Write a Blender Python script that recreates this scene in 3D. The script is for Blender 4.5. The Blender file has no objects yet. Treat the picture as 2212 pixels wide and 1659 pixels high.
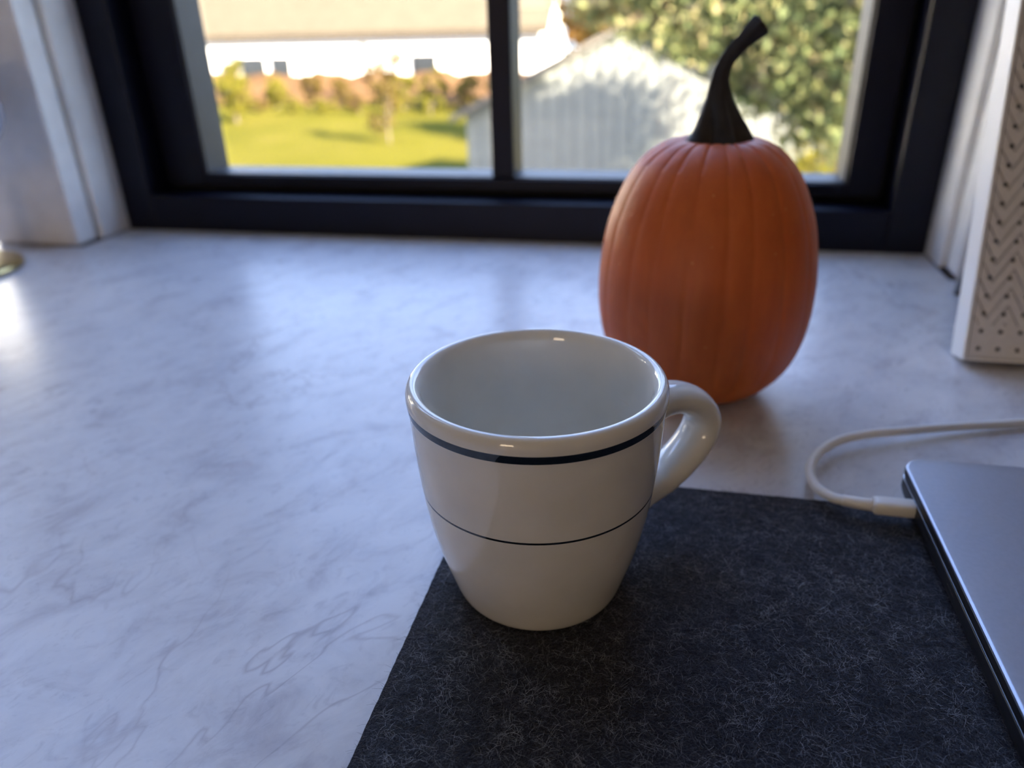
import bpy, bmesh, math, random
import numpy as np
from mathutils import Vector, Matrix

scene = bpy.context.scene
COL = scene.collection
random.seed(7)
rng = np.random.default_rng(7)

# ------------------------------------------------------------------ camera
F_PX = 1616.0
CAM_H = 0.186
RC = ((0.9777236, 0.0693286, -0.1981165), (0.2084139, -0.4326551, 0.8771393), (-0.0249052, -0.89889, -0.4374661))
cam_d = bpy.data.cameras.new('camera')
cam_d.sensor_fit = 'HORIZONTAL'
cam_d.sensor_width = 36.0
cam_d.lens = F_PX / 2212 * 36.0
cam_d.clip_start = 0.01
cam_d.clip_end = 500
cam_d.dof.use_dof = True
cam_d.dof.focus_distance = 0.222
cam_d.dof.aperture_fstop = 8.0
cam = bpy.data.objects.new('camera', cam_d)
COL.objects.link(cam)
cam.matrix_world = Matrix(((RC[0][0], -RC[0][1], -RC[0][2], 0), (RC[1][0], -RC[1][1], -RC[1][2], 0),
                           (RC[2][0], -RC[2][1], -RC[2][2], CAM_H), (0, 0, 0, 1)))
scene.camera = cam

# ------------------------------------------------------------------ sky, sun, exposure
SKY = 3.2
SUN = 38.0
world = bpy.data.worlds.new('sky')
scene.world = world
world.use_nodes = True
wn, wl = world.node_tree.nodes, world.node_tree.links
wn.clear()
w_out = wn.new('ShaderNodeOutputWorld')
w_bg = wn.new('ShaderNodeBackground')
w_bg.inputs['Strength'].default_value = SKY
w_tc = wn.new('ShaderNodeTexCoord')
w_sep = wn.new('ShaderNodeSeparateXYZ')
w_ramp = wn.new('ShaderNodeValToRGB')
w_ramp.color_ramp.elements[0].position = 0.0
w_ramp.color_ramp.elements[0].color = (0.70, 0.82, 1.0, 1)
w_ramp.color_ramp.elements[1].position = 0.6
w_ramp.color_ramp.elements[1].color = (0.33, 0.50, 1.0, 1)
wl.new(w_tc.outputs['Generated'], w_sep.inputs[0])
wl.new(w_sep.outputs['Z'], w_ramp.inputs[0])
wl.new(w_ramp.outputs[0], w_bg.inputs['Color'])
wl.new(w_bg.outputs[0], w_out.inputs[0])

SUN_DIR = Vector((0.75, -0.50, 0.44)).normalized()      # towards the sun: behind the house, to the right
sun_d = bpy.data.lights.new('sun', 'SUN')
sun_d.energy = SUN
sun_d.angle = math.radians(0.55)
sun_d.color = (1.0, 0.86, 0.66)
sun = bpy.data.objects.new('sun', sun_d)
COL.objects.link(sun)
sun.rotation_euler = SUN_DIR.to_track_quat('Z', 'Y').to_euler()
sun.location = SUN_DIR * 60


def portal(name, loc, rot, sx, sy):
    # sampling portal in a window opening (gives off no light of its own)
    d = bpy.data.lights.new(name, 'AREA')
    d.shape = 'RECTANGLE'
    d.size, d.size_y = sx, sy
    d.cycles.is_portal = True
    o = bpy.data.objects.new(name, d)
    COL.objects.link(o)
    o.location, o.rotation_euler = loc, rot
    return o


portal('window_portal', (-0.166, 0.775, 0.73), (math.radians(-90), 0, 0), 0.66, 1.38)
portal('window_portal', (-1.01, 0.775, 0.73), (math.radians(-90), 0, 0), 0.66, 1.38)

scene.view_settings.view_transform = 'Standard'
scene.view_settings.look = 'None'
scene.view_settings.gamma = 1.0
scene.view_settings.use_curve_mapping = False
scene.view_settings.exposure = 1.2
scene.cycles.use_denoising = True
scene.cycles.max_bounces = 10
scene.cycles.diffuse_bounces = 6
scene.cycles.glossy_bounces = 4
scene.cycles.transparent_max_bounces = 16
scene.cycles.sample_clamp_indirect = 6.0
scene.cycles.caustics_reflective = False
scene.cycles.caustics_refractive = False


# ------------------------------------------------------------------ material helpers
class NT:
    def __init__(self, name):
        self.m = bpy.data.materials.new(name)
        self.m.use_nodes = True
        self.t = self.m.node_tree
        self.b = self.t.nodes['Principled BSDF']
        self.out = self.t.nodes['Material Output']

    def n(self, kind, **kw):
        nd = self.t.nodes.new(kind)
        for k, v in kw.items():
            if k in ('operation', 'blend_type', 'data_type', 'noise_dimensions', 'feature', 'clamp', 'interpolation_type'):
                setattr(nd, k, v)
            else:
                nd.inputs[k.replace('_', ' ')].default_value = v
        return nd

    def l(self, a, b):
        self.t.links.new(a, b)

    def ramp(self, fac, stops, interp='LINEAR'):
        r = self.t.nodes.new('ShaderNodeValToRGB')
        r.color_ramp.interpolation = interp
        e = r.color_ramp.elements
        while len(e) < len(stops):
            e.new(0.5)
        for el, (p, c) in zip(e, stops):
            el.position = p
            el.color = (*c, 1) if len(c) == 3 else c
        self.l(fac, r.inputs[0])
        return r.outputs[0]

    def coords(self, scale=(1, 1, 1), rot=(0, 0, 0), kind='Object'):
        tc = self.t.nodes.new('ShaderNodeTexCoord')
        mp = self.t.nodes.new('ShaderNodeMapping')
        mp.inputs['Scale'].default_value = scale
        mp.inputs['Rotation'].default_value = rot
        self.l(tc.outputs[kind], mp.inputs[0])
        return mp.outputs[0]

    def noise(self, vec, scale=5.0, detail=2.0, rough=0.5, dist=0.0):
        nz = self.n('ShaderNodeTexNoise', Scale=scale, Detail=detail, Roughness=rough, Distortion=dist)
        self.l(vec, nz.inputs['Vector'])
        return nz.outputs['Fac']

    def math(self, op, a, b=None, c=None):
        nd = self.t.nodes.new('ShaderNodeMath')
        nd.operation = op
        for i, v in enumerate((a, b, c)):
            if v is None:
                continue
            if isinstance(v, (int, float)):
                nd.inputs[i].default_value = v
            else:
                self.l(v, nd.inputs[i])
        return nd.outputs[0]

    def mix(self, fac, a, b, blend='MIX'):
        nd = self.t.nodes.new('ShaderNodeMix')
        nd.data_type = 'RGBA'
        nd.blend_type = blend
        for sock, v in ((nd.inputs[0], fac), (nd.inputs[6], a), (nd.inputs[7], b)):
            if isinstance(v, (int, float)):
                sock.default_value = v
            elif isinstance(v, tuple):
                sock.default_value = (*v, 1) if len(v) == 3 else v
            else:
                self.l(v, sock)
        return nd.outputs[2]

    def bump(self, h, strength=0.2, dist=0.001):
        bp = self.t.nodes.new('ShaderNodeBump')
        bp.inputs['Strength'].default_value = strength
        bp.inputs['Distance'].default_value = dist
        self.l(h, bp.inputs['Height'])
        self.l(bp.outputs[0], self.b.inputs['Normal'])

    def set(self, color=None, rough=None, metal=None, spec=None, **kw):
        b = self.b
        if color is not None:
            if isinstance(color, tuple):
                b.inputs['Base Color'].default_value = (*color, 1)
            else:
                self.l(color, b.inputs['Base Color'])
        if rough is not None:
            if isinstance(rough, (int, float)):
                b.inputs['Roughness'].default_value = rough
            else:
                self.l(rough, b.inputs['Roughness'])
        if metal is not None:
            b.inputs['Metallic'].default_value = metal
        if spec is not None:
            b.inputs['Specular IOR Level'].default_value = spec
        for k, v in kw.items():
            b.inputs[k.replace('_', ' ')].default_value = v
        return self.m


def simple(name, color, rough=0.5, metal=0.0, spec=0.5, var=0.06, scale=40.0, bump=0.0, **kw):
    """plain procedural material: a base colour with a little noise in tone and roughness"""
    t = NT(name)
    v = t.coords()
    nz = t.noise(v, scale, 3.0)
    lo = tuple(max(0.0, x * (1 - var)) for x in color)
    hi = tuple(min(1.0, x * (1 + var)) for x in color)
    t.set(t.ramp(nz, [(0.3, lo), (0.7, hi)]), rough, metal, spec, **kw)
    if bump:
        t.bump(nz, bump, 0.0005)
    return t.m


def marble_mat():
    t = NT('marble')
    v = t.coords((1, 1, 1), (0, 0, math.radians(-58)))        # streaks run along local x
    st = t.t.nodes.new('ShaderNodeMapping')
    st.inputs['Scale'].default_value = (26, 42, 26)
    t.l(v, st.inputs[0])
    cloud = t.noise(st.outputs[0], 1.1, 7, 0.66, 0.55)
    st2 = t.t.nodes.new('ShaderNodeMapping')
    st2.inputs['Scale'].default_value = (62, 110, 62)
    t.l(v, st2.inputs[0])
    fine = t.noise(st2.outputs[0], 1.4, 5, 0.6, 1.2)
    big = t.noise(v, 6.0, 3, 0.5)
    base = t.ramp(cloud, [(0.30, (0.43, 0.42, 0.45)), (0.45, (0.555, 0.555, 0.575)), (0.58, (0.61, 0.61, 0.625))])
    fin = t.ramp(fine, [(0.30, (0.76, 0.75, 0.78)), (0.44, (1, 1, 1))])
    c = t.mix(0.55, base, fin, 'MULTIPLY')
    # thin meandering veins
    vn = t.noise(v, 5.5, 5, 0.6, 0.8)
    d = t.math('ABSOLUTE', t.math('SUBTRACT', vn, 0.5))
    vein = t.ramp(d, [(0.0, (1, 1, 1)), (0.007, (0, 0, 0))])
    patch = t.ramp(big, [(0.44, (0, 0, 0)), (0.58, (1, 1, 1))])
    vf = t.math('MULTIPLY', t.math('MULTIPLY', vein, patch), 0.55)
    c = t.mix(vf, c, (0.30, 0.27, 0.30))
    # rusty-violet blotches, rare
    bl = t.noise(v, 11.0, 5, 0.65, 0.6)
    bf = t.math('MULTIPLY', t.ramp(bl, [(0.66, (0, 0, 0)), (0.74, (1, 1, 1))]), 0.4)
    c = t.mix(bf, c, (0.42, 0.34, 0.36))
    t.set(c, t.ramp(fine, [(0.3, (0.34, 0.34, 0.34)), (0.7, (0.26, 0.26, 0.26))]), 0, 0.25)
    t.bump(fine, 0.03, 0.0004)
    return t.m


def glaze_mat(name, bands):
    t = NT(name)
    v = t.coords()
    nz = t.noise(v, 60, 3)
    c = t.ramp(nz, [(0.3, (0.72, 0.71, 0.655)), (0.7, (0.78, 0.77, 0.715))])
    if bands:
        tc = t.t.nodes.new('ShaderNodeTexCoord')
        sp = t.t.nodes.new('ShaderNodeSeparateXYZ')
        t.l(tc.outputs['Object'], sp.inputs[0])
        z = sp.outputs['Z']
        rad = t.math('SQRT', t.math('ADD', t.math('POWER', sp.outputs['X'], 2.0), t.math('POWER', sp.outputs['Y'], 2.0)))
        outer = t.math('GREATER_THAN', rad, t.math('MULTIPLY_ADD', z, 0.08, 0.0335))
        f = None
        for zc, hw in bands:
            k = t.math('LESS_THAN', t.math('ABSOLUTE', t.math('SUBTRACT', z, zc)), hw)
            f = k if f is None else t.math('MAXIMUM', f, k)
        c = t.mix(t.math('MULTIPLY', f, outer), c, (0.006, 0.012, 0.022))
    t.set(c, 0.03, 0, 0.8)
    return t.m


def pumpkin_mat():
    t = NT('pumpkin_skin')
    v = t.coords()
    big = t.noise(v, 30, 4, 0.6)
    st = t.coords((1, 1, 0.15))
    streak = t.noise(st, 160, 3, 0.6)
    c = t.ramp(big, [(0.3, (0.52, 0.105, 0.018)), (0.7, (0.60, 0.14, 0.026))])
    c = t.mix(0.35, c, t.ramp(streak, [(0.3, (0.46, 0.085, 0.016)), (0.7, (0.66, 0.16, 0.03))]))
    vo = t.n('ShaderNodeTexVoronoi', Scale=170.0)
    t.l(v, vo.inputs['Vector'])
    dots = t.ramp(vo.outputs['Distance'], [(0.05, (1, 1, 1)), (0.13, (0, 0, 0))])
    rare = t.ramp(t.noise(v, 75, 1), [(0.58, (0, 0, 0)), (0.64, (1, 1, 1))])
    c = t.mix(t.math('MULTIPLY', t.math('MULTIPLY', dots, rare), 0.6), c, (0.74, 0.33, 0.12))
    t.set(c, 0.5, 0, 0.4)
    t.b.inputs['Subsurface Weight'].default_value = 0.10
    t.b.inputs['Subsurface Radius'].default_value = (0.006, 0.002, 0.001)
    t.b.inputs['Subsurface Scale'].default_value = 0.5
    t.bump(t.noise(v, 420, 2), 0.12, 0.0006)
    return t.m


def felt_mat():
    t = NT('felt')
    v = t.coords()
    a = t.noise(v, 330, 4, 0.65, 0.6)
    b = t.noise(v, 1100, 3, 0.6, 1.0)
    c = t.ramp(a, [(0.3, (0.0042, 0.005, 0.010)), (0.72, (0.022, 0.026, 0.044))])
    t.set(c, 0.95, 0, 0.1)
    t.b.inputs['Sheen Weight'].default_value = 0.25
    t.bump(t.math('ADD', a, t.math('MULTIPLY', b, 0.6)), 0.9, 0.0016)
    return t.m


def fiber_mat():
    t = NT('felt_fiber')
    at = t.t.nodes.new('ShaderNodeAttribute')
    at.attribute_name = 'tone'
    nz = t.noise(t.coords(), 140, 3, 0.6)
    f = t.math('MULTIPLY', at.outputs['Fac'], t.math('MULTIPLY_ADD', nz, 1.2, 0.4))
    c = t.ramp(f, [(0.0, (0.005, 0.006, 0.012)), (0.45, (0.022, 0.026, 0.042)), (0.75, (0.10, 0.11, 0.145)), (1.0, (0.36, 0.38, 0.43))])
    t.set(c, 0.7, 0, 0.3)
    return t.m


def glass_mat():
    t = NT('window_glass')
    t.t.nodes.remove(t.b)
    tr = t.t.nodes.new('ShaderNodeBsdfTransparent')
    tr.inputs[0].default_value = (0.97, 0.985, 0.98, 1)
    gl = t.t.nodes.new('ShaderNodeBsdfGlossy')
    gl.inputs['Roughness'].default_value = 0.02
    fr = t.t.nodes.new('ShaderNodeFresnel')
    fr.inputs['IOR'].default_value = 1.45
    mx = t.t.nodes.new('ShaderNodeMixShader')
    ge = t.t.nodes.new('ShaderNodeNewGeometry')      # one Fresnel reflection per pane, on its front face
    t.l(t.math('MULTIPLY', fr.outputs[0], t.math('SUBTRACT', 1.0, ge.outputs['Backfacing'])), mx.inputs[0])
    t.l(tr.outputs[0], mx.inputs[1])
    t.l(gl.outputs[0], mx.inputs[2])
    t.l(mx.outputs[0], t.out.inputs[0])
    return t.m


def leaf_mat(name, cols, scale=1.6):
    t = NT(name)
    v = t.coords()
    nz = t.noise(v, scale, 4, 0.7)
    wh = t.n('ShaderNodeTexWhiteNoise')
    sn = t.n('ShaderNodeVectorMath', operation='SNAP')
    sn.inputs[1].default_value = (0.11, 0.11, 0.11)
    t.l(v, sn.inputs[0])
    t.l(sn.outputs[0], wh.inputs[0])
    fac = t.math('ADD', t.math('MULTIPLY', nz, 0.65), t.math('MULTIPLY', wh.outputs['Value'], 0.35))
    c = t.ramp(fac, [(0.25 + 0.5 * i / (len(cols) - 1), k) for i, k in enumerate(cols)])
    t.set(c, 0.6, 0, 0.08)
    tl = t.t.nodes.new('ShaderNodeBsdfTranslucent')
    t.l(c, tl.inputs[0])
    mx = t.t.nodes.new('ShaderNodeMixShader')
    mx.inputs[0].default_value = 0.35
    t.l(t.b.outputs[0], mx.inputs[1])
    t.l(tl.outputs[0], mx.inputs[2])
    t.l(mx.outputs[0], t.out.inputs[0])
    return t.m


def grass_mat():
    t = NT('lawn_grass')
    v = t.coords()
    a = t.noise(v, 0.35, 4, 0.6)
    b = t.noise(v, 9.0, 4, 0.7)
    c = t.ramp(a, [(0.3, (0.065, 0.060, 0.008)), (0.55, (0.086, 0.074, 0.012)), (0.75, (0.115, 0.088, 0.02))])
    c = t.mix(0.4, c, t.ramp(b, [(0.3, (0.034, 0.038, 0.003)), (0.7, (0.10, 0.08, 0.012))]))
    t.set(c, 0.9, 0, 0.0)
    return t.m


def chevron_mat():
    t = NT('embossed_white')
    tc = t.t.nodes.new('ShaderNodeTexCoord')
    sp = t.t.nodes.new('ShaderNodeSeparateXYZ')
    t.l(tc.outputs['Object'], sp.inputs[0])
    x, z = sp.outputs['X'], sp.outputs['Z']
    tri = t.math('PINGPONG', t.math('SUBTRACT', x, 0.009), 0.010)
    ph = t.math('MODULO', t.math('ADD', t.math('SUBTRACT', z, t.math('MULTIPLY', tri, 1.7)), 1.0), 0.010)
    g = t.math('ABSOLUTE', t.math('SUBTRACT', ph, 0.005))
    groove = t.ramp(t.math('MULTIPLY', g, 200.0), [(0.0, (0, 0, 0)), (0.16, (1, 1, 1))])
    above = t.math('GREATER_THAN', z, 0.021)
    h = t.math('SUBTRACT', 1.0, t.math('MULTIPLY', t.math('SUBTRACT', 1.0, groove), above))
    nz = t.noise(t.coords(), 250, 3)
    h2 = t.math('ADD', h, t.math('MULTIPLY', nz, 0.25))
    t.set(t.ramp(nz, [(0.3, (0.66, 0.645, 0.62)), (0.7, (0.72, 0.705, 0.68))]), 0.55, 0, 0.4)
    t.bump(h2, 0.9, 0.0015)
    return t.m


M = {
    'marble': marble_mat(),
    'glaze_band': glaze_mat('stoneware_banded', [(0.0752, 0.00135), (0.0452, 0.0004)]),
    'glaze': glaze_mat('stoneware', []),
    'pumpkin': pumpkin_mat(),
    'stem': simple('pumpkin_stem', (0.017, 0.015, 0.014), 0.75, var=0.5, scale=120, bump=0.5),
    'stem_cut': simple('stem_cut', (0.075, 0.045, 0.032), 0.85, var=0.5, scale=300, bump=0.5),
    'felt': felt_mat(),
    'fiber': fiber_mat(),
    'glass': glass_mat(),
    'navy': simple('navy_black_paint', (0.0026, 0.0034, 0.0115), 0.40, spec=0.25, var=0.15),
    'gasket': simple('black_gasket', (0.004, 0.004, 0.006), 0.7),
    'bead': simple('grey_glazing_bead', (0.06, 0.058, 0.057), 0.5, spec=0.3),
    'white_paint': simple('white_trim_paint', (0.85, 0.84, 0.81), 0.35),
    'wall': simple('wall_paint', (0.42, 0.37, 0.33), 0.7, var=0.03),
    'floor': simple('oak_floor', (0.33, 0.21, 0.12), 0.45, var=0.3, scale=6),
    'ceiling': simple('ceiling_paint', (0.82, 0.81, 0.79), 0.8, var=0.03),
    'alu': simple('space_grey_aluminium', (0.42, 0.44, 0.50), 0.42, metal=0.75, var=0.03, scale=600),
    'alu_edge': simple('highlight_aluminium_edge', (0.62, 0.63, 0.66), 0.22, metal=1.0),  # brighter metal that paints the highlight line along the laptop seam
    'alu_shaded': simple('shaded_aluminium', (0.035, 0.037, 0.045), 0.45, metal=0.7),  # copy of the laptop metal with the shade of its sides painted in
    'black': simple('black_plastic', (0.006, 0.006, 0.007), 0.4),
    'white_plastic': simple('white_plastic', (0.78, 0.77, 0.74), 0.35, var=0.03),
    'cable': simple('white_cable_sheath', (0.74, 0.74, 0.72), 0.45, var=0.03),
    'chevron': chevron_mat(),
    'frame_white': simple('white_lacquer', (0.80, 0.79, 0.765), 0.35, var=0.02),
    'hole': simple('dark_backing', (0.035, 0.032, 0.03), 0.9),
    'grey_board': simple('grey_board', (0.22, 0.23, 0.25), 0.6),
    'brass': simple('brass', (0.60, 0.46, 0.20), 0.25, metal=1.0, var=0.1),
    'ceramic_lilac': simple('pale_lilac_ceramic', (0.33, 0.32, 0.37), 0.2, var=0.05),
    'linen': simple('linen_shade', (0.62, 0.58, 0.50), 0.9, var=0.1, scale=300),
    'screen': simple('screen_wire', (0.03, 0.03, 0.032), 0.6, spec=0.0),
    'lawn': grass_mat(),
    'white_siding': simple('white_siding', (0.78, 0.75, 0.70), 0.7, var=0.05, scale=3, spec=0.0),
    'pale_roof': simple('pale_metal_roof', (0.08, 0.066, 0.046), 0.6, var=0.08, scale=1.5, spec=0.0),
    'eave': simple('grey_brown_fascia', (0.06, 0.048, 0.038), 0.7, spec=0.0),  # dark grey-brown board along the eave
    'shed_wall': simple('pale_grey_boards', (0.15, 0.155, 0.15), 0.75, var=0.10, scale=5, spec=0.0),
    'shed_roof': simple('grey_shingles', (0.1, 0.09, 0.08), 0.8, var=0.15, scale=8, spec=0.0),
    'dark_pane': simple('dark_window_pane', (0.02, 0.022, 0.025), 0.15),
    'soil': simple('mulch_bank', (0.085, 0.048, 0.024), 0.9, var=0.35, scale=1.5, spec=0.0),
    'bark': simple('tree_bark', (0.10, 0.075, 0.055), 0.9, var=0.4, scale=12, bump=0.5),
    'gravel': simple('pale_gravel', (0.11, 0.085, 0.05), 0.9, var=0.2, scale=10, spec=0.0),
    'leaf_green': leaf_mat('green_leaves', [(0.05, 0.066, 0.026), (0.085, 0.105, 0.042), (0.15, 0.15, 0.058), (0.34, 0.25, 0.15)]),
    'leaf_dark': leaf_mat('dark_green_leaves', [(0.035, 0.05, 0.018), (0.075, 0.09, 0.032), (0.14, 0.14, 0.055)]),
    'leaf_yellow': leaf_mat('yellow_green_leaves', [(0.075, 0.075, 0.008), (0.12, 0.11, 0.012), (0.16, 0.12, 0.02)]),
    'leaf_orange': leaf_mat('orange_leaves', [(0.10, 0.042, 0.006), (0.14, 0.07, 0.012), (0.16, 0.10, 0.025)]),
    'leaf_brown': leaf_mat('brown_leaves', [(0.06, 0.036, 0.01), (0.09, 0.06, 0.015), (0.11, 0.085, 0.02)]),
    'stucco': simple('white_stucco', (0.80, 0.77, 0.71), 0.8, var=0.04, spec=0.0),
}


# ------------------------------------------------------------------ mesh helpers
def link(name, me, mat=None, parent=None, smooth=False):
    o = bpy.data.objects.new(name, me)
    COL.objects.link(o)
    if mat is not None and not me.materials:
        me.materials.append(M[mat] if isinstance(mat, str) else mat)
    if smooth:
        for p in me.polygons:
            p.use_smooth = True
    if parent is not None:
        o.parent = parent
    return o


def from_bm(name, bm, mat, parent=None, smooth=False):
    me = bpy.data.meshes.new(name)
    bmesh.ops.recalc_face_normals(bm, faces=bm.faces)
    bm.to_mesh(me)
    bm.free()
    return link(name, me, mat, parent, smooth)


def pyd(name, verts, faces, mat, parent=None, smooth=False):
    me = bpy.data.meshes.new(name)
    me.from_pydata([tuple(v) for v in verts], [], faces)
    me.update()
    bm = bmesh.new()
    bm.from_mesh(me)
    bmesh.ops.recalc_face_normals(bm, faces=bm.faces)
    bm.to_mesh(me)
    bm.free()
    return link(name, me, mat, parent, smooth)


def bbox(bm, x0, x1, y0, y1, z0, z1, bev=0.0, seg=2):
    r = bmesh.ops.create_cube(bm, size=1.0)
    vs = r['verts']
    for v in vs:
        v.co = Vector(((x0 + x1) / 2 + v.co.x * (x1 - x0), (y0 + y1) / 2 + v.co.y * (y1 - y0), (z0 + z1) / 2 + v.co.z * (z1 - z0)))
    if bev:
        es = {e for v in vs for e in v.link_edges}
        bmesh.ops.bevel(bm, geom=list(es), offset=bev, segments=seg, profile=0.5, affect='EDGES')
    return bm


def box(name, b, mat, parent=None, bev=0.0, seg=2, smooth=False):
    bm = bmesh.new()
    bbox(bm, *b, bev=bev, seg=seg)
    return from_bm(name, bm, mat, parent, smooth)


def boxes(name, bs, mat, parent=None, bev=0.0):
    bm = bmesh.new()
    for b in bs:
        bbox(bm, *b, bev=bev)
    return from_bm(name, bm, mat, parent)


def lathe(name, prof, mat, parent=None, seg=96, loc=(0, 0, 0), closed=True):
    vs, fs = [], []
    for r, z in prof:
        for i in range(seg):
            a = 2 * math.pi * i / seg
            vs.append((loc[0] + r * math.cos(a), loc[1] + r * math.sin(a), loc[2] + z))
    n = len(prof)
    for j in range(n - 1):
        for i in range(seg):
            k = (i + 1) % seg
            fs.append((j * seg + i, j * seg + k, (j + 1) * seg + k, (j + 1) * seg + i))
    if closed:
        fs.append(tuple(range(seg))[::-1])
        fs.append(tuple((n - 1) * seg + i for i in range(seg)))
    return pyd(name, vs, fs, mat, parent, True)


def spline(pts, n):
    """Catmull-Rom through control points (any dimension)"""
    P = [np.array(p, float) for p in pts]
    P = [2 * P[0] - P[1]] + P + [2 * P[-1] - P[-2]]
    out = []
    m = len(P) - 3
    for k in range(n + 1):
        u = m * k / n
        i = min(int(u), m - 1)
        t = u - i
        a, b, c, d = P[i:i + 4]
        out.append(0.5 * ((2 * b) + (c - a) * t + (2 * a - 5 * b + 4 * c - d) * t * t + (3 * b - a - 3 * c + d) * t ** 3))
    return out


def tube(name, pts, radii, mat, parent=None, seg=16, cap=True, shape=None):
    """sweep: radii is a float, list of floats or list of (ra, rb); shape(angle, k) optional radius factor"""
    P = [Vector(p) for p in pts]
    n = len(P)
    vs, fs = [], []
    nrm = None
    for k in range(n):
        tg = (P[min(k + 1, n - 1)] - P[max(k - 1, 0)]).normalized()
        if nrm is None:
            ref = Vector((0, 0, 1)) if abs(tg.z) < 0.9 else Vector((1, 0, 0))
            nrm = (ref - tg * ref.dot(tg)).normalized()
        else:
            nrm = (nrm - tg * nrm.dot(tg)).normalized()
        bi = tg.cross(nrm)
        r = radii if isinstance(radii, (int, float)) else radii[k]
        ra, rb = (r, r) if not isinstance(r, (tuple, list)) else r
        for i in range(seg):
            a = 2 * math.pi * i / seg
            s = shape(a, k / (n - 1)) if shape else 1.0
            vs.append(P[k] + nrm * (math.cos(a) * ra * s) + bi * (math.sin(a) * rb * s))
    for k in range(n - 1):
        for i in range(seg):
            j = (i + 1) % seg
            fs.append((k * seg + i, k * seg + j, (k + 1) * seg + j, (k + 1) * seg + i))
    if cap:
        fs.append(tuple(range(seg))[::-1])
        fs.append(tuple((n - 1) * seg + i for i in range(seg)))
    return pyd(name, vs, fs, mat, parent, True)


def empty(name, loc=(0, 0, 0), rz=0.0):
    o = bpy.data.objects.new(name, None)
    o.empty_display_size = 0.05
    COL.objects.link(o)
    o.location = loc
    o.rotation_euler = (0, 0, rz)
    return o


def tag(o, label, cat, group=None):
    o['label'] = label
    o['category'] = cat
    if group:
        o['group'] = group
    return o


def struct(o, label=None):
    o['kind'] = 'structure'
    if label:
        o['label'] = label
    return o


def stuff(o):
    o['kind'] = 'stuff'
    return o


# ------------------------------------------------------------------ room shell
X0, X1, Y0, YW = -2.40, 1.60, -2.60, 0.618      # room box; YW = room face of the window wall
Z0, Z1 = -0.75, 1.75
WX0, WX1, WTOP = -0.555, 0.207, 1.45            # clear opening of the main window
VX0, VX1 = -1.35, -0.655                        # second window, further left in the same wall
YO = 0.76                                       # outer face of the wall
struct(box('floor', (X0 - .2, X1 + .2, Y0 - .2, YO, Z0 - .1, Z0), 'floor'), 'brown wooden floor below the desk')
struct(box('ceiling', (X0 - .2, X1 + .2, Y0 - .2, YO, Z1, Z1 + .15), 'ceiling'), 'white room ceiling')
struct(box('wall_right', (X1, X1 + .15, Y0 - .2, YO, Z0, Z1), 'wall'), 'greige right wall of the room')
struct(box('wall_back', (X0 - .2, X1, Y0 - .2, Y0, Z0, Z1), 'wall'), 'greige wall behind the camera')
struct(box('wall_left', (X0 - .15, X0, Y0, YW, Z0, Z1), 'wall'), 'greige left wall of the room')
J = 0.012                                       # jamb board thickness
struct(boxes('wall_front', [(X0 - .15, VX0 - J, YW, YO, Z0, Z1), (VX1 + J, WX0 - J, YW, YO, Z0, WTOP + J), (WX1 + J, X1, YW, YO, Z0, Z1),
                            (VX0 - J, WX1 + J, YW, YO, WTOP + J, Z1), (VX0 - J, VX1 + J, YW, YO, Z0, -0.031), (WX0 - J, WX1 + J, YW, YO, Z0, -0.031)],
             'wall'), 'greige wall around the window')

# white jamb boards and casings of the main window
for nm, xs in (('trim_1', (WX0 - J, WX0)), ('trim_2', (WX1, WX1 + J))):
    struct(box(nm, (xs[0], xs[1], 0.632, 0.672, 0.0005, WTOP), 'white_paint', bev=0.0012), 'white jamb board lining the window opening')
struct(box('trim_3', (WX0, WX1, 0.632, 0.672, WTOP, WTOP + J), 'white_paint'), 'white head board over the window')
RV = 0.004
for nm, xs in (('trim_4', (VX1 + 0.002, WX0 - RV)), ('trim_5', (WX1 + RV, WX1 + RV + 0.11))):
    struct(box(nm, (xs[0], xs[1], 0.602, 0.628, 0.0005, WTOP + .09), 'white_paint', bev=0.003, seg=3), 'flat white casing board beside the window')
struct(box('trim_6', (WX0 - RV, WX1 + RV, 0.602, 0.628, WTOP + RV + .002, WTOP + .09), 'white_paint', bev=0.003), 'flat white casing board over the window')

# ------------------------------------------------------------------ main window
win = struct(empty('window_1', (-0.17, 0.70, 0.0)), 'navy black window with one upright bar and an insect screen')
win_inv = Matrix.Translation((0.17, -0.70, 0.0))


def wpart(o, parent=None):
    p = parent or win
    o.parent = p
    o.matrix_parent_inverse = win_inv
    return o


wpart(boxes('window_frame', [(WX0, -0.523, 0.672, YO, -0.031, WTOP), (0.175, WX1, 0.672, YO, -0.031, WTOP),
                             (-0.523, 0.175, 0.672, YO, -0.031, 0.035), (-0.523, 0.175, 0.672, YO, WTOP - .035, WTOP)], 'navy', bev=0.0015))
GX0, GX1, GZ0, GZ1 = -0.475, 0.1425, 0.0515, 1.365
sash = wpart(boxes('sash', [(-0.519, GX0, 0.700, 0.745, 0.040, WTOP - .04), (GX1, 0.171, 0.700, 0.745, 0.040, WTOP - .04),
                            (GX0, GX1, 0.700, 0.745, 0.040, GZ0), (GX0, GX1, 0.700, 0.745, GZ1, WTOP - .04)], 'navy', bev=0.0012))
wpart(boxes('gasket', [(-0.5225, 0.1745, 0.712, 0.74, 0.0352, 0.0405), (-0.5228, -0.5185, 0.712, 0.74, 0.036, WTOP - .036),
                       (0.1705, 0.1748, 0.712, 0.74, 0.036, WTOP - .036)], 'gasket'))
MX0, MX1 = -0.1725, -0.1510
wpart(box('muntin', (MX0, MX1, 0.702, 0.745, GZ0, GZ1), 'navy', bev=0.002))
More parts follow.
